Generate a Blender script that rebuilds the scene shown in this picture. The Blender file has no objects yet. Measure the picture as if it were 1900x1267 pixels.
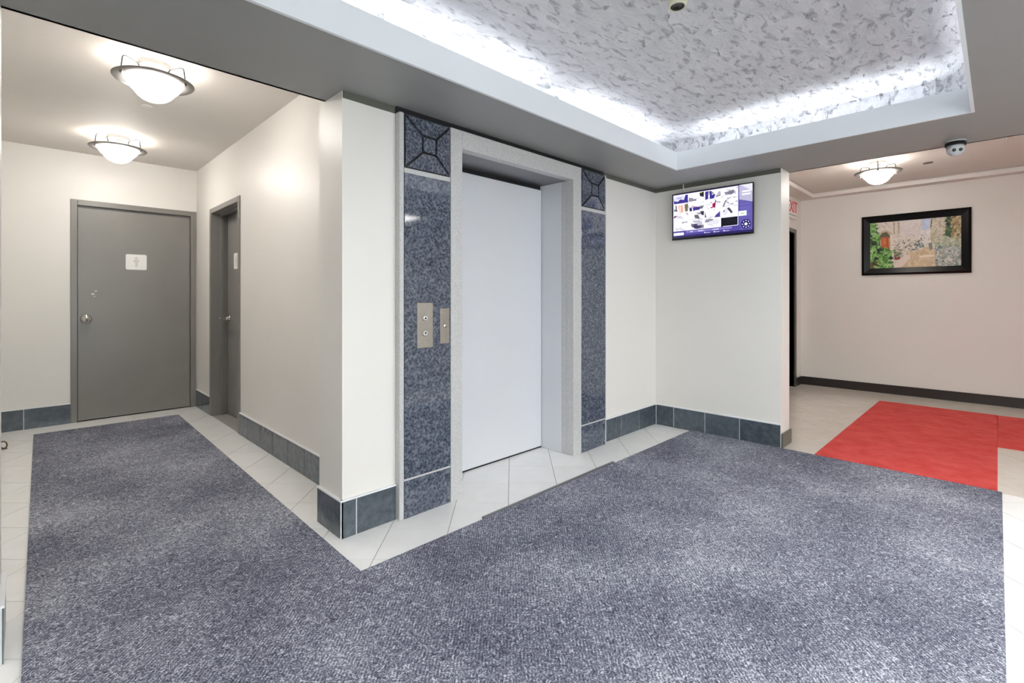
import bpy, bmesh, math, random
import numpy as np
from mathutils import Vector, Matrix

# ------------------------------------------------------------------ camera, light, exposure
scene = bpy.context.scene
COL = scene.collection

cam_data = bpy.data.cameras.new('camera')
cam_data.sensor_width = 36.0
cam_data.lens = 36.0 * 901.0 / 1900.0
cam_data.shift_y = -81.5 / 1900.0
cam_data.clip_start = 0.02
cam = bpy.data.objects.new('camera', cam_data)
COL.objects.link(cam)
cam.location = (0, 0, 1.22)
cam.rotation_euler = (math.radians(90), 0, math.radians(-45))
scene.camera = cam

scene.view_settings.view_transform = 'Standard'
scene.view_settings.look = 'None'
scene.view_settings.gamma = 1.0
scene.view_settings.use_curve_mapping = False
scene.view_settings.exposure = 0.15
scene.cycles.use_denoising = True
scene.cycles.max_bounces = 10
scene.cycles.diffuse_bounces = 7
scene.cycles.glossy_bounces = 4
scene.cycles.sample_clamp_indirect = 6.0

world = bpy.data.worlds.new('daylight')
scene.world = world
world.use_nodes = True
world.node_tree.nodes['Background'].inputs[0].default_value = (0.94, 0.97, 1.0, 1)
world.node_tree.nodes['Background'].inputs[1].default_value = 5.0

def area_light(name, loc, sx, sy, energy, color, rot=(0, 0, 0), portal=False):
    l = bpy.data.lights.new(name, 'AREA')
    l.shape = 'RECTANGLE'; l.size = sx; l.size_y = sy; l.energy = energy; l.color = color
    if portal: l.cycles.is_portal = True
    o = bpy.data.objects.new(name, l); COL.objects.link(o)
    o.location = loc; o.rotation_euler = rot
    return o

# fluorescent battens lying in the cove around the ceiling tray, shining up
COVE = (0.92, 0.96, 1.0)
COVE_W = 4.9
TILT = math.radians(42)      # battens lean towards the tray centre
for i in range(4):
    cx = 3.79 - 0.68 - i * 1.5
    area_light('cove_lamp', (cx, 1.96, 2.35), 1.2, 0.05, COVE_W, COVE, (math.pi - TILT, 0, 0))
    area_light('cove_lamp', (cx, 0.005, 2.35), 1.2, 0.05, COVE_W, COVE, (math.pi + TILT, 0, 0))
for cx, sg in ((3.875, 1), (-2.285, -1)):
    area_light('cove_lamp', (cx, 0.98, 2.35), 0.05, 1.5, COVE_W * 0.95, COVE, (math.pi, sg * -TILT, 0))
# fill daylight through an invented glazed front behind the photographer
area_light('fill_window_portal', (1.2, -2.39, 1.12), 3.6, 2.1, 1, (1, 1, 1), (math.radians(90), 0, math.radians(180)), portal=True)

LAMP_COLOR = (1.0, 0.94, 0.87)
LAMP_W = 5.0
BOWL_E = 42.0
FILL_PANEL_W = 48.0  # output of each added fill panel

# ------------------------------------------------------------------ materials
def lin(c):
    c = c / 255.0
    return c / 12.92 if c <= 0.04045 else ((c + 0.055) / 1.055) ** 2.4
def rgb(r, g, b): return (lin(r), lin(g), lin(b), 1)

class NT:
    def __init__(s, name):
        s.m = bpy.data.materials.new(name); s.m.use_nodes = True
        s.t = s.m.node_tree; s.b = s.t.nodes['Principled BSDF']
    def n(s, typ, **kw):
        nd = s.t.nodes.new(typ)
        for k, v in kw.items():
            if k.startswith('i_'):
                nd.inputs[k[2:].replace('_', ' ')].default_value = v
            else: setattr(nd, k, v)
        return nd
    def l(s, a, b): s.t.links.new(a, b)
    def ramp(s, fac, stops):
        r = s.n('ShaderNodeValToRGB'); cr = r.color_ramp
        while len(cr.elements) < len(stops): cr.elements.new(0.5)
        for e, (p, c) in zip(cr.elements, stops): e.position = p; e.color = c
        s.l(fac, r.inputs[0]); return r.outputs[0]
    def math(s, op, a, b=None, c=None):
        m = s.n('ShaderNodeMath', operation=op)
        for i, v in enumerate((a, b, c)):
            if v is None: continue
            if isinstance(v, (int, float)): m.inputs[i].default_value = v
            else: s.l(v, m.inputs[i])
        return m.outputs[0]
    def coord(s, kind='Object'):
        if not hasattr(s, '_tc'): s._tc = s.n('ShaderNodeTexCoord')
        return s._tc.outputs[kind]
    def bump(s, h, strength, dist):
        b = s.n('ShaderNodeBump'); b.inputs['Strength'].default_value = strength; b.inputs['Distance'].default_value = dist
        s.l(h, b.inputs['Height']); s.l(b.outputs[0], s.b.inputs['Normal'])

def m_plain(name, col, rough=0.5, metal=0.0, spec=0.5, vary=0.03, scale=6, bump=0.0, bscale=300):
    t = NT(name)
    t.b.inputs['Roughness'].default_value = rough
    t.b.inputs['Metallic'].default_value = metal
    t.b.inputs['Specular IOR Level'].default_value = spec
    no = t.n('ShaderNodeTexNoise'); no.inputs['Scale'].default_value = scale; no.inputs['Detail'].default_value = 4
    t.l(t.coord(), no.inputs['Vector'])
    lo = tuple(max(0, c * (1 - vary)) for c in col[:3]) + (1,)
    hi = tuple(min(1, c * (1 + vary)) for c in col[:3]) + (1,)
    t.l(t.ramp(no.outputs['Fac'], [(0.3, lo), (0.7, hi)]), t.b.inputs['Base Color'])
    if bump:
        n2 = t.n('ShaderNodeTexNoise'); n2.inputs['Scale'].default_value = bscale; n2.inputs['Detail'].default_value = 2
        t.l(t.coord(), n2.inputs['Vector']); t.bump(n2.outputs['Fac'], bump, 0.002)
    return t.m

M = {}
M['wall'] = m_plain('wall_paint', rgb(231, 228, 223), 0.42, vary=0.012, scale=2, bump=0.12, bscale=220)
M['ceil'] = m_plain('ceiling_paint', rgb(222, 217, 211), 0.7, vary=0.012, scale=2)
M['soffit'] = m_plain('soffit_grey_paint', rgb(146, 147, 146), 0.45, vary=0.02, scale=2)
M['fascia'] = m_plain('fascia_white_paint', rgb(228, 232, 236), 0.5, vary=0.01, scale=2)
M['crown'] = m_plain('crown_white_paint', rgb(238, 234, 230), 0.45, vary=0.01)
M['edge_trim'] = m_plain('olive_grey_edge_paint', rgb(92, 92, 84), 0.5, vary=0.03)
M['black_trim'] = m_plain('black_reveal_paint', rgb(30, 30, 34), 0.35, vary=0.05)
M['door'] = m_plain('grey_door_enamel', rgb(128, 125, 122), 0.32, vary=0.035, scale=3, bump=0.08, bscale=90)
M['frame'] = m_plain('grey_frame_enamel', rgb(124, 121, 118), 0.3, vary=0.03, scale=3)
M['dark_frame'] = m_plain('charcoal_frame_enamel', rgb(62, 60, 58), 0.3, vary=0.04)
M['elev_door'] = m_plain('elevator_door_enamel', rgb(214, 216, 221), 0.38, vary=0.012, scale=3)
M['reveal_head'] = m_plain('reveal_metal', rgb(120, 121, 126), 0.3, metal=0.6, vary=0.05)
M['steel'] = m_plain('brushed_steel', rgb(176, 173, 166), 0.3, metal=0.9, vary=0.05, scale=40)
M['chrome'] = m_plain('polished_chrome', rgb(215, 212, 208), 0.12, metal=1.0, vary=0.02)
M['wire'] = m_plain('dark_nickel_wire', rgb(40, 38, 36), 0.45, metal=0.2, vary=0.04)
M['nickel'] = m_plain('satin_nickel', rgb(122, 119, 116), 0.4, metal=0.45, vary=0.04, scale=20)
M['white_plastic'] = m_plain('white_plastic', rgb(236, 235, 232), 0.35, vary=0.01)
M['grey_plastic'] = m_plain('pale_grey_plastic', rgb(190, 192, 196), 0.35, vary=0.02)
M['cream_plastic'] = m_plain('cream_plastic', rgb(206, 203, 180), 0.35, vary=0.02)
M['black_plastic'] = m_plain('black_plastic', rgb(18, 18, 20), 0.25, vary=0.05)
M['lens'] = m_plain('dark_lens', rgb(30, 27, 22), 0.08, vary=0.05)
M['black_lacquer'] = m_plain('black_lacquer', rgb(8, 8, 9), 0.3, spec=0.2, vary=0.05)
M['icon'] = m_plain('faint_grey_ink', rgb(208, 207, 206), 0.5, vary=0.01)
M['red_ink'] = m_plain('red_letter', rgb(214, 60, 66), 0.4, vary=0.02)
M['grout'] = m_plain('pale_grout', rgb(206, 208, 208), 0.8, vary=0.05, scale=60)
M['floor_grout'] = m_plain('grey_floor_grout', rgb(150, 149, 146), 0.85, vary=0.06, scale=60)
M['hall_grout'] = m_plain('beige_floor_grout', rgb(186, 178, 166), 0.85, vary=0.06, scale=60)
M['cap'] = m_plain('white_edge_profile', rgb(232, 233, 236), 0.35, vary=0.01)
M['hall_base'] = m_plain('dark_brown_base', rgb(42, 37, 36), 0.3, vary=0.08, scale=10)
M['end_base'] = m_plain('taupe_base', rgb(92, 87, 80), 0.4, vary=0.05)
M['bronze'] = m_plain('bronze', rgb(110, 92, 74), 0.35, metal=0.7, vary=0.08)
M['edging'] = m_plain('grey_edging_metal', rgb(118, 120, 122), 0.4, metal=0.5, vary=0.05)
M['cable'] = m_plain('white_cable', rgb(222, 222, 218), 0.5, vary=0.01)
M['scuff'] = m_plain('bare_filler', rgb(198, 196, 192), 0.7, vary=0.05, scale=40)
M['glass_frame'] = m_plain('fill_window_aluminium', rgb(120, 122, 124), 0.35, metal=0.5, vary=0.03)  # framing of the added window

def m_tile(name, c0, c1, rough, scale=7):
    t = NT(name); t.b.inputs['Roughness'].default_value = rough
    oi = t.n('ShaderNodeObjectInfo')
    no = t.n('ShaderNodeTexNoise'); no.inputs['Scale'].default_value = scale; no.inputs['Detail'].default_value = 6; no.inputs['Roughness'].default_value = 0.65
    t.l(t.coord(), no.inputs['Vector'])
    f = t.math('ADD', t.math('MULTIPLY', no.outputs['Fac'], 0.8), t.math('MULTIPLY', oi.outputs['Random'], 0.2))
    t.l(t.ramp(f, [(0.3, c0), (0.75, c1)]), t.b.inputs['Base Color'])
    n2 = t.n('ShaderNodeTexNoise'); n2.inputs['Scale'].default_value = 60; n2.inputs['Detail'].default_value = 4
    t.l(t.coord(), n2.inputs['Vector']); t.bump(n2.outputs['Fac'], 0.08, 0.002)
    return t.m
M['tile'] = m_tile('white_floor_tile', rgb(241, 241, 239), rgb(250, 250, 249), 0.25)
M['hall_tile'] = m_tile('beige_floor_tile', rgb(212, 205, 194), rgb(226, 220, 210), 0.2)
M['slate'] = m_tile('slate_base_tile', rgb(58, 66, 74), rgb(98, 108, 116), 0.22, 22)

def m_granite(name, c0, c1, c2, rough, scale):
    t = NT(name); t.b.inputs['Roughness'].default_value = rough
    no = t.n('ShaderNodeTexNoise'); no.inputs['Scale'].default_value = scale; no.inputs['Detail'].default_value = 5; no.inputs['Roughness'].default_value = 0.75; no.inputs['Distortion'].default_value = 1.4
    t.l(t.coord(), no.inputs['Vector'])
    vo = t.n('ShaderNodeTexVoronoi'); vo.inputs['Scale'].default_value = scale * 2.4
    t.l(t.coord(), vo.inputs['Vector'])
    f = t.math('ADD', t.math('MULTIPLY', no.outputs['Fac'], 0.75), t.math('MULTIPLY', vo.outputs['Distance'], 0.35))
    t.l(t.ramp(f, [(0.36, c0), (0.52, c1), (0.72, c2)]), t.b.inputs['Base Color'])
    return t.m
M['granite'] = m_granite('blue_grey_granite', rgb(34, 38, 52), rgb(74, 80, 94), rgb(114, 120, 132), 0.06, 30)
M['stone'] = m_granite('pale_grey_stone', rgb(172, 172, 172), rgb(190, 190, 190), rgb(204, 204, 203), 0.35, 70)

def m_tray():
    t = NT('trowelled_plaster'); t.b.inputs['Roughness'].default_value = 0.45
    mp = t.n('ShaderNodeMapping'); t.l(t.coord(), mp.inputs['Vector'])
    mp.inputs['Rotation'].default_value = (0, 0, 0.62); mp.inputs['Scale'].default_value = (1, 2.3, 1.4)
    n1 = t.n('ShaderNodeTexNoise'); n1.inputs['Scale'].default_value = 5; n1.inputs['Detail'].default_value = 8; n1.inputs['Roughness'].default_value = 0.66; n1.inputs['Distortion'].default_value = 0.9
    t.l(mp.outputs[0], n1.inputs['Vector'])
    n2 = t.n('ShaderNodeTexNoise'); n2.inputs['Scale'].default_value = 11; n2.inputs['Detail'].default_value = 4; n2.inputs['Roughness'].default_value = 0.58; n2.inputs['Distortion'].default_value = 0.5
    t.l(mp.outputs[0], n2.inputs['Vector'])
    fleck = t.ramp(n2.outputs['Fac'], [(0.29, (0, 0, 0, 1)), (0.44, (1, 1, 1, 1))])
    h = t.math('ADD', t.math('MULTIPLY', n1.outputs['Fac'], 0.7), t.math('MULTIPLY', fleck, 0.45))
    t.bump(h, 1.0, 0.05)
    t.l(t.ramp(h, [(0.18, rgb(146, 146, 155)), (0.55, rgb(204, 204, 210)), (0.80, rgb(224, 224, 228)), (1.0, rgb(238, 238, 241))]), t.b.inputs['Base Color'])
    return t.m
M['tray'] = m_tray()

def m_carpet():
    t = NT('navy_fleck_carpet'); t.b.inputs['Roughness'].default_value = 0.95; t.b.inputs['Specular IOR Level'].default_value = 0.1
    co = t.coord()
    nz = t.n('ShaderNodeTexNoise'); nz.inputs['Scale'].default_value = 30; nz.inputs['Detail'].default_value = 3
    t.l(co, nz.inputs['Vector'])
    sx = t.n('ShaderNodeSeparateXYZ'); t.l(co, sx.inputs[0])
    d = t.math('MULTIPLY', t.math('SUBTRACT', nz.outputs['Fac'], 0.5), 0.075)
    x = t.math('ADD', sx.outputs['X'], d); y = t.math('ADD', sx.outputs['Y'], d)
    # herringbone of short loop rows: alternate columns slope the other way
    cw = 0.030
    colid = t.math('FLOOR', t.math('DIVIDE', x, cw))
    sgn = t.math('SUBTRACT', t.math('MULTIPLY', t.math('MODULO', t.math('ABSOLUTE', colid), 2.0), 2.0), 1.0)
    ph = t.math('ADD', y, t.math('MULTIPLY', sgn, x))
    st = t.math('SINE', t.math('MULTIPLY', ph, 2 * math.pi / 0.0165))
    n2 = t.n('ShaderNodeTexNoise'); n2.inputs['Scale'].default_value = 52; n2.inputs['Detail'].default_value = 3; n2.inputs['Roughness'].default_value = 0.62; n2.inputs['Distortion'].default_value = 3.0
    t.l(co, n2.inputs['Vector'])
    n3 = t.n('ShaderNodeTexNoise'); n3.inputs['Scale'].default_value = 1.6; n3.inputs['Detail'].default_value = 5
    t.l(co, n3.inputs['Vector'])
    nr = t.n('ShaderNodeTexNoise'); nr.inputs['Scale'].default_value = 34; nr.inputs['Detail'].default_value = 1.5; nr.inputs['Distortion'].default_value = 1.2
    t.l(co, nr.inputs['Vector'])
    ridge = t.math('MAXIMUM', t.math('SUBTRACT', 1.0, t.math('MULTIPLY', t.math('ABSOLUTE', t.math('SUBTRACT', nr.outputs['Fac'], 0.5)), 22.0)), 0.0)
    f = t.math('ADD', t.math('ADD', t.math('MULTIPLY', st, 0.06), n2.outputs['Fac']), t.math('SUBTRACT', t.math('MULTIPLY', ridge, 0.13), 0.035))
    f = t.math('ADD', f, t.math('MULTIPLY', t.math('SUBTRACT', n3.outputs['Fac'], 0.5), 0.35))
    t.l(t.ramp(f, [(0.26, rgb(54, 56, 74)), (0.5, rgb(118, 121, 136)), (0.70, rgb(212, 215, 224))]), t.b.inputs['Base Color'])
    t.bump(f, 0.7, 0.006)
    return t.m
M['carpet'] = m_carpet()

def m_red():
    t = NT('red_runner_pile'); t.b.inputs['Roughness'].default_value = 0.9; t.b.inputs['Specular IOR Level'].default_value = 0.15
    n1 = t.n('ShaderNodeTexNoise'); n1.inputs['Scale'].default_value = 5; n1.inputs['Detail'].default_value = 8; n1.inputs['Roughness'].default_value = 0.7
    t.l(t.coord(), n1.inputs['Vector'])
    t.l(t.ramp(n1.outputs['Fac'], [(0.3, rgb(202, 64, 62)), (0.7, rgb(222, 98, 94))]), t.b.inputs['Base Color'])
    n2 = t.n('ShaderNodeTexNoise'); n2.inputs['Scale'].default_value = 220
    t.l(t.coord(), n2.inputs['Vector']); t.bump(n2.outputs['Fac'], 0.4, 0.003)
    return t.m
M['red'] = m_red()

def m_bowl(name='lit_opal_glass', col=(1.0, 0.955, 0.90, 1), e=BOWL_E):
    t = NT(name); t.b.inputs['Base Color'].default_value = (0.9, 0.88, 0.85, 1); t.b.inputs['Roughness'].default_value = 0.25
    t.b.inputs['Emission Color'].default_value = col; t.b.inputs['Emission Strength'].default_value = e
    return t.m
M['bowl'] = m_bowl()
M['fill_glass'] = m_bowl('fill_panel_glow', (1.0, .99, .975, 1), FILL_PANEL_W / (math.pi * 1.2 * .6))  # glowing face of the added fill panels

def m_attr(name, emit=0.0, rough=0.3):
    t = NT(name); t.b.inputs['Roughness'].default_value = rough
    a = t.n('ShaderNodeAttribute'); a.attribute_name = 'print'
    if emit:
        t.b.inputs['Base Color'].default_value = (0.01, 0.01, 0.012, 1)
        t.l(a.outputs['Color'], t.b.inputs['Emission Color']); t.b.inputs['Emission Strength'].default_value = emit
    else: t.l(a.outputs['Color'], t.b.inputs['Base Color'])
    return t.m
M['screen'] = m_attr('lit_screen', 1.25, 0.15)
M['painting'] = m_attr('painted_print', 0.0, 0.45)

def m_glass():
    t = NT('clear_pane'); t.t.nodes.remove(t.b)
    tr = t.n('ShaderNodeBsdfTransparent'); tr.inputs[0].default_value = (0.93, 0.96, 0.95, 1)
    gl = t.n('ShaderNodeBsdfGlossy'); gl.inputs['Roughness'].default_value = 0.02
    mx = t.n('ShaderNodeMixShader'); mx.inputs[0].default_value = 0.06
    t.l(tr.outputs[0], mx.inputs[1]); t.l(gl.outputs[0], mx.inputs[2])
    t.l(mx.outputs[0], t.t.nodes['Material Output'].inputs[0]); return t.m
M['glass'] = m_glass()

# ------------------------------------------------------------------ geometry helpers
ORG = {}
def _finish(name, me, mat, parent, smooth=False):
    me.materials.append(M[mat] if isinstance(mat, str) else mat)
    if smooth:
        for p in me.polygons: p.use_smooth = True
    o = bpy.data.objects.new(name, me); COL.objects.link(o)
    if parent is not None:
        o.parent = parent; ORG[o] = ORG.get(parent, Vector())
    else: ORG[o] = Vector()
    return o
def from_bm(name, bm, mat, parent=None, smooth=False, recenter=None):
    """verts are world coordinates; shifted to the parent's (or own) origin"""
    if parent is not None: off = ORG.get(parent, Vector())
    else: off = Vector(recenter) if recenter is not None else Vector()
    bmesh.ops.translate(bm, verts=bm.verts, vec=-off)
    bmesh.ops.recalc_face_normals(bm, faces=bm.faces)
    me = bpy.data.meshes.new(name); bm.to_mesh(me); bm.free()
    o = _finish(name, me, mat, parent, smooth)
    if parent is None: o.location = off; ORG[o] = off
    return o
def add_box(bm, x0, x1, y0, y1, z0, z1, bevel=0.0, seg=1):
    r = bmesh.ops.create_cube(bm, size=1.0)
    vs = r['verts']
    for v in vs:
        v.co = Vector((x0 if v.co.x < 0 else x1, y0 if v.co.y < 0 else y1, z0 if v.co.z < 0 else z1))
    if bevel:
        es = list({e for v in vs for e in v.link_edges})
        bmesh.ops.bevel(bm, geom=es, offset=bevel, segments=seg, affect='EDGES', profile=0.5)
def box(name, x0, x1, y0, y1, z0, z1, mat, parent=None, bevel=0.0, seg=1):
    bm = bmesh.new(); add_box(bm, x0, x1, y0, y1, z0, z1, bevel, seg)
    return from_bm(name, bm, mat, parent, recenter=((x0 + x1) / 2, (y0 + y1) / 2, min(z0, z1)))
def boxes(name, lst, mat, parent=None, bevel=0.0):
    bm = bmesh.new()
    for b in lst: add_box(bm, *b, bevel)
    b0 = lst[0]
    return from_bm(name, bm, mat, parent, recenter=((b0[0] + b0[1]) / 2, (b0[2] + b0[3]) / 2, b0[4]))
def prism(bm, pts, vec):
    """polygon (3d points) extruded along vec"""
    a = [bm.verts.new(p) for p in pts]; b = [bm.verts.new(Vector(p) + Vector(vec)) for p in pts]
    n = len(pts)
    bm.faces.new(a); bm.faces.new(b[::-1])
    for i in range(n): bm.faces.new((a[i], b[i], b[(i + 1) % n], a[(i + 1) % n]))
def add_lathe(bm, prof, center, axis=(0, 0, 1), seg=40):
    q = Vector((0, 0, 1)).rotation_difference(Vector(axis).normalized())
    c = Vector(center); rings = []
    for r, z in prof:
        if r < 1e-6: rings.append([bm.verts.new(c + q @ Vector((0, 0, z)))])
        else: rings.append([bm.verts.new(c + q @ Vector((r * math.cos(2 * math.pi * k / seg), r * math.sin(2 * math.pi * k / seg), z))) for k in range(seg)])
    for A, B in zip(rings, rings[1:]):
        for k in range(seg):
            k2 = (k + 1) % seg
            if len(A) == 1 and len(B) == 1: continue
            if len(A) == 1: bm.faces.new((A[0], B[k], B[k2]))
            elif len(B) == 1: bm.faces.new((A[k], A[k2], B[0]))
            else: bm.faces.new((A[k], A[k2], B[k2], B[k]))
def lathe(name, prof, center, mat, parent=None, axis=(0, 0, 1), seg=40, smooth=True):
    bm = bmesh.new(); add_lathe(bm, prof, center, axis, seg)
    return from_bm(name, bm, mat, parent, smooth, recenter=center)
def add_tube(bm, pts, r, seg=8):
    pts = [Vector(p) for p in pts]; rings = []
    prev = None
    for i, p in enumerate(pts):
        d = (pts[min(i + 1, len(pts) - 1)] - pts[max(i - 1, 0)]).normalized()
        if prev is None: u = d.orthogonal().normalized()
        else: u = (prev - d * prev.dot(d)).normalized()
        prev = u; w = d.cross(u)
        rings.append([bm.verts.new(p + (u * math.cos(2 * math.pi * k / seg) + w * math.sin(2 * math.pi * k / seg)) * r) for k in range(seg)])
    for A, B in zip(rings, rings[1:]):
        for k in range(seg): bm.faces.new((A[k], A[(k + 1) % seg], B[(k + 1) % seg], B[k]))
    bm.faces.new(rings[0][::-1]); bm.faces.new(rings[-1])
def tube(name, pts, r, mat, parent=None, seg=8):
    bm = bmesh.new(); add_tube(bm, pts, r, seg)
    return from_bm(name, bm, mat, parent, True, recenter=pts[0])
def rounded(pts, rad, n=5):
    out = [Vector(pts[0])]
    for i in range(1, len(pts) - 1):
        p = Vector(pts[i]); a = (Vector(pts[i - 1]) - p); b = (Vector(pts[i + 1]) - p)
        ra = min(rad, a.length * 0.49); rb = min(rad, b.length * 0.49)
        pa = p + a.normalized() * ra; pb = p + b.normalized() * rb
        for k in range(n + 1):
            t = k / n; out.append(pa * (1 - t) ** 2 + p * 2 * t * (1 - t) + pb * t ** 2)
    out.append(Vector(pts[-1])); return out
def thing(name, label, cat, loc, group=None, kind=None):
    o = bpy.data.objects.new(name, None); COL.objects.link(o); o.location = loc; o.empty_display_size = 0.1
    ORG[o] = Vector(loc); return tag(o, label, cat, group, kind)
def tag(o, label, cat, group=None, kind=None):
    o['label'] = label; o['category'] = cat
    if group: o['group'] = group
    if kind: o['kind'] = kind
    return o
def struct(o, label, cat): return tag(o, label, cat, kind='structure')
def uv_print(name, parent, mat, origin, udir, vdir, w, h, img):
    """flat print: a fine mosaic of coloured cells; img[row from top][col] in sRGB 0..255"""
    H, W, _ = img.shape
    o = Vector(origin) - ORG.get(parent, Vector()); u = Vector(udir); v = Vector(vdir)
    verts = [tuple(o + u * (w * i / W) + v * (h * (1 - j / H))) for j in range(H + 1) for i in range(W + 1)]
    faces = [(j * (W + 1) + i, (j + 1) * (W + 1) + i, (j + 1) * (W + 1) + i + 1, j * (W + 1) + i + 1) for j in range(H) for i in range(W)]
    me = bpy.data.meshes.new(name); me.from_pydata(verts, [], faces)
    at = me.color_attributes.new('print', 'FLOAT_COLOR', 'CORNER')
    c = img.reshape(-1, 3) / 255.0
    c = np.where(c <= 0.04045, c / 12.92, ((c + 0.055) / 1.055) ** 2.4)
    c = np.concatenate([c, np.ones((len(c), 1))], 1)
    at.data.foreach_set('color', np.repeat(c, 4, axis=0).astype(np.float32).ravel())
    return _finish(name, me, mat, parent)

# ------------------------------------------------------------------ key dimensions (metres, camera foot at 0,0)
SOF = 2.27          # underside of grey soffit
CEI = 2.64          # corridor and hall ceilings
WY = 2.35           # elevator wall plane
COLX = 1.132        # column face towards the corridor
CORX = 1.355        # corridor right wall
CORL = -0.27        # corridor left wall
ENDY = 6.37         # corridor end wall
TVX = 4.322         # screen wall plane
TVE = 1.24          # free end of the screen wall
TVB = 4.54
HX = 7.75; HY = 1.97; HYB = -2.0
LX0 = -2.8; LY0 = -2.4
TX0, TX1, TY0, TY1 = -2.2, 3.79, 0.09, 1.875
FTOP = 2.41; TRZ = 2.56

# ------------------------------------------------------------------ floor
floor = struct(boxes('floor', [(LX0 - .2, TVX - .02, LY0 - .2, 2.80, -0.06, -0.003), (CORL - .3, 1.9, 2.80, ENDY + .4, -0.06, -0.003)], 'floor_grout'),
               'pale lobby and corridor floor of white tiles laid diagonally', 'floor')
hall_floor = struct(boxes('floor_hall', [(TVX - .02, HX + .2, LY0 - .2, 2.80, -0.06, -0.003)], 'hall_grout'),
                    'beige glossy tiled floor of the hall under the red runner', 'floor')
def clip(poly, a, b, c):
    """keep a*x+b*y<=c"""
    out = []
    for i in range(len(poly)):
        p, q = poly[i], poly[(i + 1) % len(poly)]
        dp = a * p[0] + b * p[1] - c; dq = a * q[0] + b * q[1] - c
        if dp <= 0: out.append(p)
        if dp * dq < 0:
            t = dp / (dp - dq); out.append((p[0] + t * (q[0] - p[0]), p[1] + t * (q[1] - p[1])))
    return out
def cliprect(poly, r):
    for a, b, c in ((-1, 0, -r[0]), (1, 0, r[1]), (0, -1, -r[2]), (0, 1, r[3])):
        poly = clip(poly, a, b, c)
        if len(poly) < 3: return []
    return poly
def parea(p): return abs(sum(p[i][0] * p[(i + 1) % len(p)][1] - p[(i + 1) % len(p)][0] * p[i][1] for i in range(len(p)))) / 2
STEP = 0.442
def diag_tiles(parent, regions, mat, covered, step, offm, offp, gap):
    h = step
    for i in range(-60, 60):
        for j in range(-60, 60):
            m0 = offm + i * h + gap; m1 = offm + (i + 1) * h - gap      # x - y
            p0 = offp + j * h + gap; p1 = offp + (j + 1) * h - gap      # x + y
            poly = [((m + p) / 2, (p - m) / 2) for m, p in ((m0, p0), (m1, p0), (m1, p1), (m0, p1))]
            for r in regions:
                q = cliprect(poly, r)
                if not q or parea(q) < 0.0006: continue
                if any(all(c[0] <= x <= c[1] and c[2] <= y <= c[3] for x, y in q) for c in covered): continue
                bm = bmesh.new()
                prism(bm, [(x, y, -0.006) for x, y in q], (0, 0, 0.006))
                from_bm('tile', bm, mat, parent)
diag_tiles(floor, [(CORL, 1.352, WY, ENDY), (0.9, TVX - .022, 1.9, WY), (1.88, 2.972, WY, 2.64), (CORL, 0.9, 1.9, WY), (1.9, TVX - .022, -0.75, 0.1)], 'tile',
           [(-.02, 4.3, -.02, 1.985), (0.02, 1.06, 1.9, 6.0)], STEP, -0.03, 3.20, 0.0028)
diag_tiles(hall_floor, [(TVX - .018, HX, -0.75, HY)], 'hall_tile', [(4.34, 7.05, 0.01, 0.98), (5.6, 7.05, -.7, 0.0)], STEP, 0.1, 3.30, 0.0016)

# ------------------------------------------------------------------ walls
def wall(name, lst, label, mat='wall'):
    lst = [b[:4] + ((-0.02 if b[4] == 0 else b[4]), b[5]) for b in lst]
    return struct(boxes(name, lst, mat), label, 'wall')
wall('wall_elevator', [(COLX, 1.785, WY, 2.371, 0, SOF), (3.08, TVB, WY, 2.371, 0, SOF), (COLX, 1.857, 2.371, 2.62, 0, SOF), (2.993, TVB, 2.371, 2.62, 0, SOF), (1.857, 2.993, 2.371, 2.80, 2.147, SOF), (1.45, 1.857, 2.62, 2.80, 0, SOF), (2.993, 3.3, 2.62, 2.80, 0, SOF), (1.785, 3.08, WY, 2.371, 2.24, SOF)],
     'white wall around the elevator with a squared column at the corridor mouth')
wall('wall_corridor_right', [(CORX, 1.62, 2.62, 4.82, 0, CEI + .05), (CORX, 1.62, 5.76, ENDY + .2, 0, CEI + .05), (CORX, 1.62, 4.82, 5.76, 2.10, CEI + .05), (1.62, 1.66, 4.7, 5.9, 0, 2.2)],
     'warm white corridor wall with the narrow grey door')
wall('wall_corridor_end', [(CORL - .1, 0.335, ENDY, ENDY + .15, 0, CEI + .05), (0.335, 1.315, ENDY, ENDY + .15, 2.145, CEI + .05), (1.315, CORX, ENDY, ENDY + .15, 0, CEI + .05), (.2, 1.45, ENDY + .15, ENDY + .19, 0, 2.25)],
     'warm white wall at the corridor end around the wide grey door')
wall('wall_corridor_left', [(CORL - .15, CORL, 2.62, ENDY + .15, 0, CEI + .05), (CORL - .15, -0.066, WY, 2.62, 0, SOF)],
     'left corridor wall ending in a column at the picture edge')
wall('wall_lobby_left', [(LX0 - .1, LX0, LY0 - .1, WY + .1, 0, SOF), (LX0, CORL - .15, WY, WY + .15, 0, SOF)], 'lobby wall out of frame beside the left column')
wall('wall_screen', [(TVX, TVB, TVE, WY, 0, SOF), (TVB - .02, TVB, TVE, HY + .1, SOF, CEI + .05), (TVB - .02, TVB, WY, WY, 0, SOF)][:2],
     'white wall that carries the monitor and ends in a pale free edge')
wall('wall_hall_left', [(TVB, 6.55, HY, HY + .15, 0, CEI + .05), (7.42, HX + .1, HY, HY + .15, 0, CEI + .05), (6.55, 7.42, HY, HY + .15, 2.12, CEI + .05), (6.45, 7.55, HY + .15, HY + .19, 0, 2.2)],
     'hall side wall with the exit sign over a dark door')
wall('wall_hall_back', [(HX, HX + .1, HYB - .1, HY, 0, CEI + .05)], 'long beige hall wall carrying the framed street picture')
wall('wall_hall_right', [(TVB, HX, HYB - .1, HYB, 0, CEI + .05), (TVX, TVB, LY0 - .1, HYB, 0, CEI + .05)], 'hall wall out of frame on the right')
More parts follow.
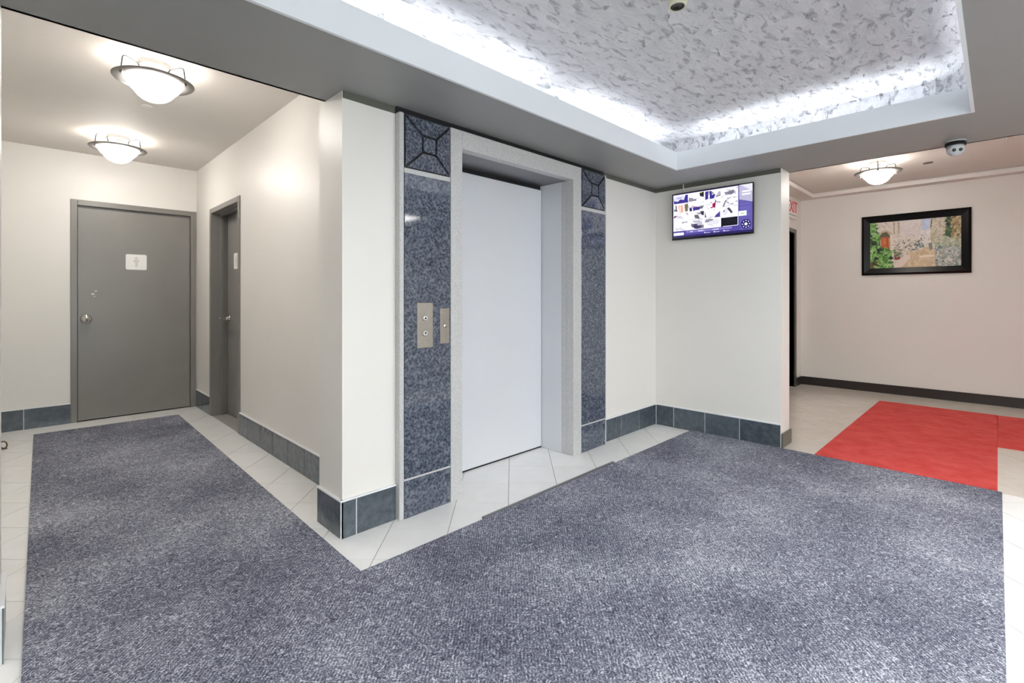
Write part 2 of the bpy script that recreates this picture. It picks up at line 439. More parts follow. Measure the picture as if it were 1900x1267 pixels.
wall('wall_lobby_back', [(LX0, -0.65, LY0 - .1, LY0, 0, SOF), (3.05, TVX, LY0 - .1, LY0, 0, SOF), (-0.65, 3.05, LY0 - .1, LY0, 2.18, SOF)], 'lobby wall behind the photographer, around the added window')
# invented glazed front behind the photographer, added to let fill daylight in
win = struct(boxes('fill_window_1', [(-0.65, -0.58, LY0 - .08, LY0 - .02, 0, 2.18), (2.98, 3.05, LY0 - .08, LY0 - .02, 0, 2.18), (-.58, 2.98, LY0 - .08, LY0 - .02, 2.11, 2.18), (-.58, 2.98, LY0 - .08, LY0 - .02, 0, .1),
                                (0.58, 0.64, LY0 - .08, LY0 - .02, .1, 2.11), (1.76, 1.82, LY0 - .08, LY0 - .02, .1, 2.11)], 'glass_frame'), 'invented glazed front with three tall panes, added for fill daylight', 'window')
for a, b in ((-.58, .58), (.64, 1.76), (1.82, 2.98)): box('pane', a, b, LY0 - .055, LY0 - .049, .1, 2.11, 'glass', win)

# ------------------------------------------------------------------ ceilings
B = 0.02
struct(boxes('ceiling_soffit', [
    (LX0, TVB, TY1, WY, SOF, SOF + B), (CORL - .15, COLX + .1, WY, 2.553, SOF, SOF + B), (LX0, TVB, LY0, TY0, SOF, SOF + B),
    (TX1, TVB, TY0, TY1, SOF, SOF + B), (LX0, TX0, TY0, TY1, SOF, SOF + B),
    (CORL - .15, CORX + .05, 2.535, 2.553, SOF, CEI + .04), (TVB - .018, TVB, LY0, TVE, SOF, CEI + .04)], 'soffit'),
    'dark grey dropped soffit framing the lobby ceiling tray', 'ceiling')
struct(boxes('ceiling_fascia', [(TX0, TX1, TY1 - .016, TY1 - .0005, SOF - .003, FTOP), (TX0, TX1, TY0 + .0005, TY0 + .016, SOF - .003, FTOP),
    (TX1 - .016, TX1 - .0005, TY0 + .016, TY1 - .016, SOF - .003, FTOP), (TX0 + .0005, TX0 + .016, TY0 + .016, TY1 - .016, SOF - .003, FTOP)], 'fascia'), 'pale blue-white upright fascia around the lit ceiling tray', 'ceiling')
C2 = 0.22
struct(boxes('ceiling_tray', [(TX0 - C2, TX1 + C2, TY0 - C2, TY1 + C2, TRZ, TRZ + .04),
    (TX0 - C2, TX1 + C2, TY1 + C2 - .02, TY1 + C2, SOF + B, TRZ), (TX0 - C2, TX1 + C2, TY0 - C2, TY0 - C2 + .02, SOF + B, TRZ),
    (TX1 + C2 - .02, TX1 + C2, TY0 - C2, TY1 + C2, SOF + B, TRZ), (TX0 - C2, TX0 - C2 + .02, TY0 - C2, TY1 + C2, SOF + B, TRZ)], 'tray'),
    'silvery trowel-textured plaster ceiling glowing inside the tray', 'ceiling')
struct(boxes('ceiling_corridor', [(CORL - .15, 1.62, 2.535, ENDY + .15, CEI, CEI + .05)], 'ceil'), 'off-white corridor ceiling with two bowl lamps', 'ceiling')
struct(boxes('ceiling_hall', [(TVB - .02, HX + .1, LY0, HY + .15, CEI, CEI + .05), (7.58, HX, HYB, HY, 2.584, CEI), (TVB, 7.58, 1.79, HY, 2.584, CEI)], 'ceil'),
       'beige hall ceiling with one bowl lamp', 'ceiling')
struct(boxes('trim_1', [(7.556, 7.58, HYB, 1.79, 2.578, 2.628), (TVB, 7.58, 1.766, 1.79, 2.578, 2.628)], 'crown', bevel=0.004), 'thin white moulding line along the hall ceiling', 'trim')
# painted strip under the soffit along the wall tops
struct(boxes('trim_2', [(COLX + .003, 1.437, WY - .006, WY, 2.234, SOF), (3.412, TVX, WY - .006, WY, 2.234, SOF), (TVX - .006, TVX, TVE + .003, WY - .006, 2.234, SOF)], 'edge_trim'),
       'olive grey strip along the wall tops under the soffit', 'trim')
struct(boxes('trim_3', [(1.437, 3.412, 2.33, WY, 2.236, SOF)], 'black_trim'), 'black strip above the elevator surround', 'trim')

# ------------------------------------------------------------------ tiled baseboards
def skirting(name, axis, face, nrm, a, b, joints, label, h=0.186, th=0.012, ends=True):
    """axis 'x' or 'y' is the running direction; face = wall plane; nrm = +-1 outward along the other axis"""
    def bb(s0, s1, d0, d1, z0, z1):
        f0, f1 = sorted((face + nrm * d0, face + nrm * d1))
        return (s0, s1, f0, f1, z0, z1) if axis == 'x' else (f0, f1, s0, s1, z0, z1)
    root = struct(boxes(name, [bb(a, b, 0, th - .0035, 0, h)], 'grout'), label, 'baseboard')
    g = 0.0035
    js = [a] + sorted(joints) + [b]
    for s0, s1 in zip(js, js[1:]):
        box('base_tile', *bb(s0 + (g if s0 != a else 0.001), s1 - (g if s1 != b else 0.001), 0.001, th, 0, h - 0.001), 'slate', root, 0.001)
    box('edge_profile', *bb(a, b, 0, th + .003, h, h + .009), 'cap', root, 0.001)
    return root
skirting('baseboard_end', 'x', ENDY, -1, CORL, 0.303, [-0.018], 'dark slate tile skirting left of the wide grey door')
skirting('baseboard_corridor_right', 'y', CORX, -1, 2.625, 4.785, [3.05, 3.35, 3.65, 3.95, 4.25, 4.55], 'long slate tile skirting along the corridor wall beside the carpet')
skirting('baseboard_corridor_corner', 'y', CORX, -1, 5.785, 6.352, [6.09], 'short slate skirting block between the two grey doors')
skirting('baseboard_column', 'y', COLX, -1, WY - .012, 2.622, [], 'slate skirting on the column side facing the corridor')
skirting('baseboard_elevator_left', 'x', WY, -1, COLX - .012, 1.436, [1.205], 'slate tile skirting on the column front left of the elevator')
skirting('baseboard_elevator_right', 'x', WY, -1, 3.414, TVX - .012, [3.70, 4.0], 'slate tile skirting right of the elevator up to the inner corner')
skirting('baseboard_screen', 'y', TVX, -1, TVE + .002, WY - .012, [1.56, 1.86, 2.158], 'slate tile skirting under the wall monitor')
skirting('baseboard_corridor_left', 'y', -0.066, 1, WY - .012, 2.622, [], 'slate skirting of the column at the left picture edge')
o = [q for q in COL.objects if q.name == 'baseboard_column'][0]
box('corner_profile', COLX - .0145, COLX - .0095, WY - .0145, WY - .0095, 0, .186, 'cap', o, .001)
o = [q for q in COL.objects if q.name == 'baseboard_screen'][0]
box('corner_profile', TVX - .017, TVX - .0125, WY - .017, WY - .0125, 0, .186, 'cap', o, .001)
struct(box('baseboard_free_end', TVX - .004, TVB + .014, TVE - .016, TVE, 0, 0.118, 'end_base', None, 0.004), 'small taupe skirting block on the free end of the screen wall', 'baseboard')
struct(boxes('baseboard_hall_back', [(HX - .014, HX, HYB, HY, 0, 0.112), (7.50, HX - .014, HY - .014, HY, 0, 0.112)], 'hall_base', bevel=0.002), 'black-brown skirting along the beige hall wall', 'baseboard')

# ------------------------------------------------------------------ doors
def rounded_rect(cx, cz, w, h, r, n=5):
    pts = []
    for sx, sz, a0 in ((1, 1, 0), (-1, 1, 90), (-1, -1, 180), (1, -1, 270)):
        for k in range(n + 1):
            a = math.radians(a0 + 90 * k / n)
            pts.append((cx + sx * (w / 2 - r) + r * math.cos(a), cz + sz * (h / 2 - r) + r * math.sin(a)))
    return pts
# wide door at the corridor end
d1 = thing('door_1', 'wide grey flush door with round chrome knob at the corridor end', 'door', (0.825, ENDY, 0), kind='structure')
fy0 = ENDY - .016
bm = bmesh.new()
add_box(bm, 0.303, 0.352, fy0, ENDY + .1, 0, 2.178, 0.003); add_box(bm, 1.294, 1.346, fy0, ENDY + .1, 0, 2.178, 0.003); add_box(bm, 0.352, 1.294, fy0, ENDY + .1, 2.125, 2.178, 0.003)
fr = from_bm('door_frame', bm, 'frame', d1)
boxes('door_stop', [(0.352, 0.366, ENDY + .03, ENDY + .06, 0, 2.125), (1.280, 1.294, ENDY + .03, ENDY + .06, 0, 2.125), (0.366, 1.280, ENDY + .03, ENDY + .06, 2.105, 2.125)], 'frame', fr)
sl = box('door_leaf', 0.355, 1.291, ENDY + .006, ENDY + .03, 0.008, 2.103, 'door', d1, 0.002)
bm = bmesh.new(); rr = random.Random(3)
for dx, dz, s in ((0, 0, .012), (.022, .03, .008), (.012, -.026, .006)):
    pts = [(0.469 + dx + s * rr.uniform(.6, 1.3) * math.cos(a) * 1.3, ENDY + .0052, 1.257 + dz + s * rr.uniform(.5, 1.1) * math.sin(a)) for a in [k * math.pi / 4 for k in range(8)]]
    prism(bm, pts, (0, .0008, 0))
from_bm('scuff_mark', bm, 'scuff', sl)
kn = lathe('knob', [(0, 0), (0.043, 0), (0.045, .004), (0.038, .010), (0.017, .014), (0.015, .032), (0.022, .038), (0.033, .048), (0.036, .060), (0.030, .071), (0.014, .076), (0, .0765)], (0.417, ENDY + .006, 1.008), 'chrome', d1, (0, -1, 0), 32)
lathe('key_cylinder', [(0, 0), (.011, 0), (.011, .003), (0, .003)], (0.417, ENDY - .0700, 1.008), 'nickel', kn, (0, -1, 0), 20)
def sign_plate(label, axis, c, plane, cz, w, h, size=1.0):
    """white pictogram plate; axis 'x' faces -y, axis 'y' faces -x"""
    def P(u, z, d): return (c + u, plane - d, z) if axis == 'x' else (plane - d, c - u, z)
    root = thing('restroom_sign', label, 'sign', P(0, cz, 0), 'restroom signs on the corridor doors')
    nv = (0, -.004, 0) if axis == 'x' else (-.004, 0, 0)
    bm = bmesh.new(); prism(bm, [P(u, z, 0.0005) for u, z in rounded_rect(0, cz, w, h, .014)], nv); from_bm('plate', bm, 'white_plastic', root)
    nv2 = tuple(v * .2 for v in nv)
    bm = bmesh.new()
    hd = [( .013 * math.cos(a), cz + .040 + .013 * math.sin(a)) for a in [k * math.pi / 8 for k in range(16)]]
    prism(bm, [P(u, z, .0045) for u, z in hd], nv2)
    from_bm('pictogram_head', bm, 'icon', root)
    bm = bmesh.new()
    prism(bm, [P(u, z, .0045) for u, z in ((-.026, cz + .024), (-.020, cz - .002), (-.012, cz - .006), (-.011, cz - .05), (.011, cz - .05), (.012, cz - .006), (.020, cz - .002), (.026, cz + .024))], nv2)
    from_bm('pictogram_body', bm, 'icon', root)
sign_plate('white pictogram plate facing us on the wide corridor end door', 'x', 0.8135, ENDY + .006, 1.59, .175, .16)
# narrow door in the corridor wall, recessed
d2 = thing('door_2', 'narrow-looking grey door with lever handle in the corridor side wall', 'door', (CORX, 5.285, 0), kind='structure')
bm = bmesh.new(); fx = CORX - .012
add_box(bm, fx, CORX + .19, 4.79, 4.84, 0, 2.135, 0.003); add_box(bm, fx, CORX + .19, 5.735, 5.785, 0, 2.135, 0.003); add_box(bm, fx, CORX + .19, 4.84, 5.735, 2.085, 2.135, 0.003)
f2 = from_bm('door_frame', bm, 'frame', d2)
boxes('door_stop', [(CORX + .075, CORX + .10, 5.717, 5.735, 0, 2.085), (CORX + .075, CORX + .10, 4.84, 5.717, 2.067, 2.085)], 'frame', f2)
sl2 = box('door_leaf', CORX + .145, CORX + .185, 4.842, 5.733, 0.008, 2.08, 'door', d2, 0.002)
LXX = CORX + .145; ly = 5.665
lv = lathe('lever_handle', [(0, 0), (.034, 0), (.034, .008), (.028, .013), (.014, .016), (.014, .070), (.017, .074), (.017, .094), (0, .096)], (LXX, ly, 1.005), 'chrome', d2, (-1, 0, 0), 28)
bm = bmesh.new()
add_box(bm, LXX - .093, LXX - .073, ly - .24, ly + .012, .992, 1.018, .007, 2)
from_bm('lever_arm', bm, 'chrome', lv)
sign_plate('pale plate on the narrow door, seen edge-on beside the corridor wall', 'y', 5.42, LXX, 1.59, .175, .16)
# dark door in the hall
d3 = thing('door_3', 'dark charcoal door frame under the exit sign in the hall', 'door', (6.98, HY, 0), kind='structure')
bm = bmesh.new()
add_box(bm, 6.50, 6.56, HY - .014, HY + .12, 0, 2.155, .003); add_box(bm, 7.42, 7.50, HY - .014, HY + .12, 0, 2.155, .003)
from_bm('jamb', bm, 'dark_frame', d3)
box('head', 6.56, 7.42, HY - .014, HY + .12, 2.10, 2.155, 'dark_frame', d3, .003)
box('door_leaf', 6.56, 7.42, HY + .05, HY + .09, 0.008, 2.10, 'dark_frame', d3, .002)
lathe('knob', [(0, 0), (.03, 0), (.03, .005), (.012, .008), (.012, .03), (.025, .04), (.027, .05), (.02, .06), (0, .063)], (6.64, HY + .05, 1.0), 'chrome', d3, (0, -1, 0), 24)

# ------------------------------------------------------------------ elevator
FY = 2.305
ev = thing('elevator_entrance', 'elevator with plain pale grey door in a speckled stone frame', 'elevator', (2.43, FY, 0))
OX0, OX1, OZ = 1.878, 2.972, 2.126
box('jamb', 1.790, OX0, FY, WY + .02, 0.001, 2.236, 'stone', ev, .002)
box('jamb', OX1, 3.075, FY, WY + .02, 0.001, 2.236, 'stone', ev, .002)
box('lintel', OX0, OX1, FY, WY + .02, OZ, 2.236, 'stone', ev, .002)
box('stone_return', OX0 - .012, OX0, WY + .02, 2.42, 0.001, OZ, 'stone', ev)
box('stone_return', OX1, OX1 + .012, WY + .02, 2.42, 0.001, OZ, 'stone', ev)
boxes('reveal_panel', [(OX1, OX1 + .02, 2.422, 2.66, 0.001, OZ)], 'elev_door', ev)
boxes('reveal_panel', [(OX0 - .02, OX0, 2.422, 2.66, 0.001, OZ)], 'elev_door', ev)
box('reveal_head', OX0, OX1, WY + .021, 2.66, OZ + .001, OZ + .02, 'reveal_head', ev)
box('door_panel', OX0 - .02, OX1 - .004, 2.630, 2.66, 0.012, 2.093, 'elev_door', ev, .002)
box('door_track', OX0, OX1, 2.645, 2.68, 2.07, OZ, 'black_trim', ev)
box('sill_gap', OX0, OX1, 2.634, 2.70, 0.0, 0.02, 'black_trim', ev)
box('shaft_back', OX0 - .019, OX1 + .019, 2.70, 2.74, 0.0, OZ + .018, 'black_trim', ev)

def pilaster(label, x0, x1, strip_left):
    root = thing('granite_pilaster', label, 'pilaster', ((x0 + x1) / 2, FY, 0), 'granite pilasters flanking the elevator')
    g = .005
    box('backing', x0, x1, FY + .012, WY, 0.001, 2.236, 'stone', root)
    box('base_block', x0 + .002, x1 - .002, FY, FY + .0115, 0.001, 0.207, 'granite', root, .0015)
    box('joint_strip', x0 + .002, x1 - .002, FY + .003, FY + .0115, 0.2075, 0.2185, 'stone', root)
    box('shaft_panel', x0 + .002, x1 - .002, FY, FY + .0115, 0.219, 1.908, 'granite', root, .0015)
    box('joint_strip', x0 + .002, x1 - .002, FY + .003, FY + .0115, 1.9085, 1.9355, 'stone', root)
    # square head block cut into four sloping trapezoids round a small square
    z0, z1 = 1.936, 2.234; xa, xb = x0 + .002, x1 - .002
    cx, cz = (xa + xb) / 2, (z0 + z1) / 2; s = .046; gg = .0075
    outer = [(xa, z0), (xb, z0), (xb, z1), (xa, z1)]; inner = [(cx - s, cz - s), (cx + s, cz - s), (cx + s, cz + s), (cx - s, cz + s)]
    yi = FY - .012
    for k in range(4):
        p = [outer[k], outer[(k + 1) % 4], inner[(k + 1) % 4], inner[k]]
        c = (sum(q[0] for q in p) / 4, sum(q[1] for q in p) / 4)
        # inset the trapezoid to leave a groove
        sh = []
        for i in range(4):
            a, b, d = Vector(p[i - 1]), Vector(p[i]), Vector(p[(i + 1) % 4])
            e1 = (b - a).normalized(); e2 = (d - b).normalized()
            n1 = Vector((-e1.y, e1.x)); n2 = Vector((-e2.y, e2.x))
            m = (n1 + n2); m = m / max(m.dot(n1), .3) if m.length > 1e-6 else n1
            sh.append(b + m * gg)
        ys = [FY, FY, yi, yi]
        bm = bmesh.new()
        fr_ = [bm.verts.new((q.x, y, q.y)) for q, y in zip(sh, ys)]; bk = [bm.verts.new((q.x, FY + .0115, q.y)) for q in sh]
        bm.faces.new(fr_); bm.faces.new(bk[::-1])
        for i in range(4): bm.faces.new((fr_[i], bk[i], bk[(i + 1) % 4], fr_[(i + 1) % 4]))
        from_bm('facet', bm, 'granite', root)
    box('centre_square', cx - s + .006, cx + s - .006, yi, FY + .0115, cz - s + .006, cz + s - .006, 'granite', root, .0015)
    box('groove_backing', xa, xb, FY + .0085, FY + .0118, z0, z1, 'black_trim', root)
    if strip_left: box('edge_strip', 1.437, x0 - .001, FY - .002, WY, 0.001, 2.236, 'stone', root, .004)
    else: box('edge_strip', x1 + .001, x1 + .006, FY - .001, WY, 0.001, 2.236, 'cap', root)
    return root
pilaster('blue-grey granite pilaster left of the elevator, carrying the call buttons', 1.468, 1.789, True)
pilaster('blue-grey granite pilaster right of the elevator, without buttons', 3.076, 3.406, False)

# call plates
def screw(parent, x, z, y): lathe('screw', [(0, 0), (.0045, 0), (.0045, .0012), (0, .0016)], (x, y, z), 'chrome', parent, (0, -1, 0), 12)
cp = thing('call_button_panel', 'wider steel plate with up and down elevator call buttons', 'call panel', (1.603, FY, 1.063))
box('plate', 1.549, 1.657, FY - .005, FY - .0002, 0.935, 1.191, 'steel', cp, .0015)
for z, up in ((1.104, 1), (1.018, -1)):
    b = lathe('button', [(0, 0), (.0185, 0), (.0185, .004), (.015, .006), (.0135, .0045), (0, .0045)], (1.601, FY - .005, z), 'steel', cp, (0, -1, 0), 28)
    lathe('button_cap', [(0, 0), (.0125, 0), (.0115, .0022), (0, .0022)], (1.601, FY - .0095, z), 'white_plastic', b, (0, -1, 0), 24)
    bm = bmesh.new(); prism(bm, [(1.601 - .008, FY - .0118, z - .006 * up), (1.601 + .008, FY - .0118, z - .006 * up), (1.601, FY - .0118, z + .009 * up)], (0, -.0006, 0))
    from_bm('arrow', bm, 'black_plastic', b)
for z in (1.160, .964): screw(cp, 1.601, z, FY - .005)
ks = thing('key_switch_panel', 'narrower steel plate with one key switch beside the elevator frame', 'switch plate', (1.742, FY, 1.053))
box('plate', 1.708, 1.776, FY - .005, FY - .0002, 0.951, 1.157, 'steel', ks, .0015)
kb = lathe('key_switch', [(0, 0), (.0125, 0), (.0125, .004), (.010, .006), (0, .006)], (1.742, FY - .005, 1.053), 'chrome', ks, (0, -1, 0), 24)
box('key_slot', 1.7408, 1.7432, FY - .0116, FY - .0111, 1.048, 1.058, 'black_plastic', kb)
for z in (1.130, .976): screw(ks, 1.742, z, FY - .005)

# ------------------------------------------------------------------ carpets
def flat_rug(name, pts, z0, th, mat, label, cat, bev=.003):
    bm = bmesh.new(); prism(bm, [(x, y, z0) for x, y in pts], (0, 0, th))
    bm.faces.ensure_lookup_table()
    top = [e for e in bm.edges if all(v.co.z > z0 + th * .5 for v in e.verts)]
    bmesh.ops.bevel(bm, geom=top, offset=bev, segments=2, affect='EDGES')
    c = (sum(p[0] for p in pts) / len(pts), sum(p[1] for p in pts) / len(pts), z0)
    return tag(from_bm(name, bm, mat, None, recenter=c), label, cat)
flat_rug('carpet', [(-0.015, -0.02), (4.302, -0.02), (4.303, 1.985), (1.045, 1.990), (1.118, 6.005), (0.044, 6.03), (-0.012, 2.185)], 0.0005, .009, 'carpet',
         'L-shaped navy and grey flecked carpet covering lobby and corridor floor', 'carpet')
tag(box('carpet_edging_strip', 1.775, 3.06, 1.9915, 2.013, 0.0005, .0125, 'edging', None, .003), 'thin grey metal strip along the carpet edge by the elevator', 'edging strip')
flat_rug('red_runner', [(4.326, 0.0), (7.08, 0.0), (7.10, 0.985), (4.322, 1.005)], 0.0005, .008, 'red', 'larger red runner leading from the navy carpet into the hall', 'rug')
flat_rug('red_runner', [(5.60, -1.9), (7.07, -1.9), (7.07, -0.0006), (5.60, -0.0006)], 0.0005, .0085, 'red', 'second red runner at the right picture edge, meeting the first at a seam', 'rug')

# ------------------------------------------------------------------ ceiling lamps
def bowl_lamp(x, y, rot, label):
    root = thing('ceiling_lamp', label, 'lamp', (x, y, CEI), 'opal bowl ceiling lamps')
    lathe('canopy', [(0, 0), (.085, 0), (.085, -.014), (.080, -.028), (.070, -.034), (0, -.034)], (x, y, CEI), 'nickel', root, seg=40)
    lathe('lamp_holder', [(0, -.032), (.03, -.032), (.03, -.075), (.022, -.08), (0, -.08)], (x, y, CEI), 'white_plastic', root, seg=20)
    zr = -.112
    lathe('ring', [(.134, zr), (.134, zr + .006), (.200, zr + .012), (.206, zr + .008), (.202, zr + .003), (.140, zr - .003), (.134, zr)], (x, y, CEI), 'nickel', root, seg=64)
    lathe('glass_bowl', [(.132, zr + .004), (.140, zr - .005), (.140, zr - .013), (.132, zr - .018), (.132, zr - .027), (.123, zr - .032), (.122, zr - .041), (.113, zr - .046),
                         (.102, zr - .062), (.086, zr - .083), (.064, zr - .101), (.040, zr - .112), (.016, zr - .116), (0, zr - .117)], (x, y, CEI), 'bowl', root, seg=56)
    lathe('glow_shield', [(0, zr + .014), (.104, zr + .010), (.104, zr + .007), (0, zr + .010)], (x, y, CEI), 'white_plastic', root, seg=40)  # added disc over the bowl mouth to weaken the ceiling glow
    for k in range(3):
        a = rot + k * 2 * math.pi / 3; c, s = math.cos(a), math.sin(a)
        P = lambda r, z: (x + c * r, y + s * r, CEI + z)
        pts = rounded([P(.080, zr + .012), P(.081, -.034), P(.168, -.012), P(.178, zr + .008)], .024)
        w = tube('wire_loop', pts, .004, 'wire', root)
        lathe('finial', [(0, 0), (.006, 0), (.009, -.006), (.008, -.014), (.003, -.018), (0, -.019)], P(.177, zr + .003), 'nickel', w, seg=16)
    l = bpy.data.lights.new('bulb', 'POINT'); l.energy = LAMP_W; l.color = LAMP_COLOR; l.shadow_soft_size = .035
    lo = bpy.data.objects.new('bulb', l); COL.objects.link(lo); lo.parent = root; lo.location = (0, 0, -.135)
    return root
bowl_lamp(0.550, 3.63, math.radians(81), 'nearer opal bowl lamp with wire loops on the corridor ceiling')
bowl_lamp(0.575, 5.50, math.radians(84), 'farther opal bowl lamp on the corridor ceiling, near the end door')
bowl_lamp(6.33, 0.89, math.radians(188), 'opal bowl lamp on the hall ceiling above the red runner')

def fill_panel(x, y, label):  # invented panel in the unseen soffit, added to brighten floor and walls
    root = thing('fill_light_panel', label, 'lamp', (x, y, SOF), 'added fill light panels behind the photographer')
    bm = bmesh.new()
    for q in ((x - .62, x + .62, y - .32, y - .30), (x - .62, x + .62, y + .30, y + .32), (x - .62, x - .60, y - .30, y + .30), (x + .60, x + .62, y - .30, y + .30)): add_box(bm, *q, SOF - .012, SOF - .0005)
    from_bm('frame', bm, 'white_plastic', root)
    box('diffuser', x - .60, x + .60, y - .30, y + .30, SOF - .006, SOF - .0005, 'fill_glass', root)
fill_panel(-1.35, -1.0, 'left of three added fill panels in the soffit beyond the frame')
fill_panel(0.85, -1.0, 'middle of three added fill panels in the soffit beyond the frame')
fill_panel(3.05, -1.0, 'right of three added fill panels in the soffit beyond the frame')

# ------------------------------------------------------------------ ceiling fittings
t = thing('security_camera', 'pale grey twin-eye camera dome under the soffit edge by the hall', 'camera', (4.41, .20, SOF))
lathe('mounting_base', [(0, 0), (.054, 0), (.054, -.008), (.050, -.014), (0, -.014)], (4.41, .20, SOF), 'grey_plastic', t, seg=36)
hd = Vector((4.41, .20, SOF - .052)); ax = (Vector((-1, -.35, -.45))).normalized()
ball = lathe('camera_ball', [(0, -.05)] + [(.05 * math.sin(k * math.pi / 14), -.05 * math.cos(k * math.pi / 14)) for k in range(1, 11)] + [(.036, .036), (0, .036)], hd, 'grey_plastic', t, ax, 32)
side = ax.cross(Vector((0, 0, 1))).normalized()
for sgn in (-1, 1):
    lathe('lens', [(0, 0), (.0105, 0), (.0105, .003), (.006, .0045), (0, .0045)], hd + ax * .036 + side * .017 * sgn, 'lens', ball, ax, 20)
lathe('hood', [(.054, -.01), (.056, .012), (.052, .016), (.050, -.008), (.054, -.01)], hd + Vector((0, 0, .028)), 'black_plastic', t, (0, 0, 1), 32)

t = thing('spot_camera', 'cream cylinder camera with dark lens hanging from the textured tray ceiling', 'camera', (1.985, .977, TRZ))
hd = Vector((1.985, .977, 2.505)); ax = Vector((-.05, -.03, -1)).normalized()
lathe('mounting_base', [(0, 0), (.034, 0), (.034, -.008), (.014, -.012), (.012, -.03), (0, -.03)], (1.985, .977, TRZ), 'white_plastic', t, seg=24)
tube('bracket_arm', [(1.985, .977, TRZ - .018), (1.958, 1.004, TRZ - .026), (1.935, 1.027, TRZ - .04), (1.93, 1.03, TRZ - .055)], .008, 'white_plastic', t)
bd = lathe('camera_body', [(0, -.036), (.036, -.036), (.042, -.028), (.042, .014), (.039, .026), (.034, .034), (.029, .034), (.029, .024), (0, .024)], hd, 'cream_plastic', t, ax, 36)
lathe('lens', [(0, .0245), (.0285, .0245), (.0285, .032), (.020, .028), (0, .028)], hd, 'lens', bd, ax, 28)

o = lathe('sprinkler_cover', [(0, 0), (.042, 0), (.042, -.004), (.036, -.007), (0, -.007)], (.632, 4.47, CEI), 'ceil', None, seg=36)
tag(o, 'round flat sprinkler cap between the two corridor lamps', 'sprinkler', 'flat sprinkler caps')
o = lathe('sprinkler_cover', [(0, 0), (.042, 0), (.042, -.004), (.036, -.007), (0, -.007)], (6.72, .52, CEI), 'nickel', None, seg=36)
tag(o, 'small flat sprinkler cap right of the hall lamp', 'sprinkler', 'flat sprinkler caps')
t = thing('pendent_sprinkler', 'small white pendent sprinkler on the hall ceiling at the right picture edge', 'sprinkler', (6.02, -.05, CEI))
lathe('escutcheon', [(0, 0), (.03, 0), (.026, -.008), (.012, -.012), (0, -.012)], (6.02, -.05, CEI), 'white_plastic', t, seg=24)
lathe('nozzle', [(0, -.012), (.011, -.012), (.009, -.034), (.005, -.048), (.014, -.052), (.014, -.055), (0, -.055)], (6.02, -.05, CEI), 'white_plastic', t, seg=20)

# ------------------------------------------------------------------ wall monitor
ty0, ty1, tz0, tz1 = 1.432, 2.152, 1.752, 2.182      # front outline on x = 4.27
FX = 4.268
tv = thing('wall_monitor', 'flat monitor on the white wall showing a grid of camera views', 'monitor', (TVX, (ty0 + ty1) / 2, tz0))
box('housing', FX + .004, FX + .034, ty0 + .004, ty1 - .004, tz0 + .004, tz1 - .004, 'black_plastic', tv, .006, 2)
box('wall_bracket', FX + .034, TVX, 1.68, 1.90, 1.86, 2.06, 'black_plastic', tv)
bz = .009
boxes('bezel', [(FX, FX + .008, ty0, ty0 + bz, tz0, tz1), (FX, FX + .008, ty1 - bz, ty1, tz0, tz1), (FX, FX + .008, ty0 + bz, ty1 - bz, tz1 - bz, tz1), (FX, FX + .008, ty0 + bz, ty1 - bz, tz0, tz0 + .018)], 'black_plastic', tv, .001)

class Canvas:
    def __init__(s, w, h, bg): s.w, s.h = w, h; s.a = np.zeros((h, w, 3)); s.a[:] = bg; s.yy, s.xx = np.mgrid[0:h, 0:w]; s.u = (s.xx + .5) / w; s.v = (s.yy + .5) / h
    def poly(s, pts, c):
        ins = np.zeros((s.h, s.w), bool); n = len(pts)
        for i in range(n):
            (x0, y0), (x1, y1) = pts[i], pts[(i + 1) % n]
            if y0 == y1: continue
            m = ((y0 > s.v) != (y1 > s.v)) & (s.u < (x1 - x0) * (s.v - y0) / (y1 - y0) + x0)
            ins ^= m
        s.a[ins] = c
    def rect(s, x0, y0, x1, y1, c): s.a[(s.u >= x0) & (s.u < x1) & (s.v >= y0) & (s.v < y1)] = c
    def disc(s, x, y, rx, ry, c): s.a[((s.u - x) / rx) ** 2 + ((s.v - y) / ry) ** 2 < 1] = c
    def line(s, x0, y0, x1, y1, t, c):
        asp = s.w / s.h; X0, X1 = x0 * asp, x1 * asp; U = s.u * asp
        L2 = (X1 - X0) ** 2 + (y1 - y0) ** 2 + 1e-9
        k = np.clip(((U - X0) * (X1 - X0) + (s.v - y0) * (y1 - y0)) / L2, 0, 1)
        s.a[np.hypot(U - X0 - k * (X1 - X0), s.v - y0 - k * (y1 - y0)) < t] = c

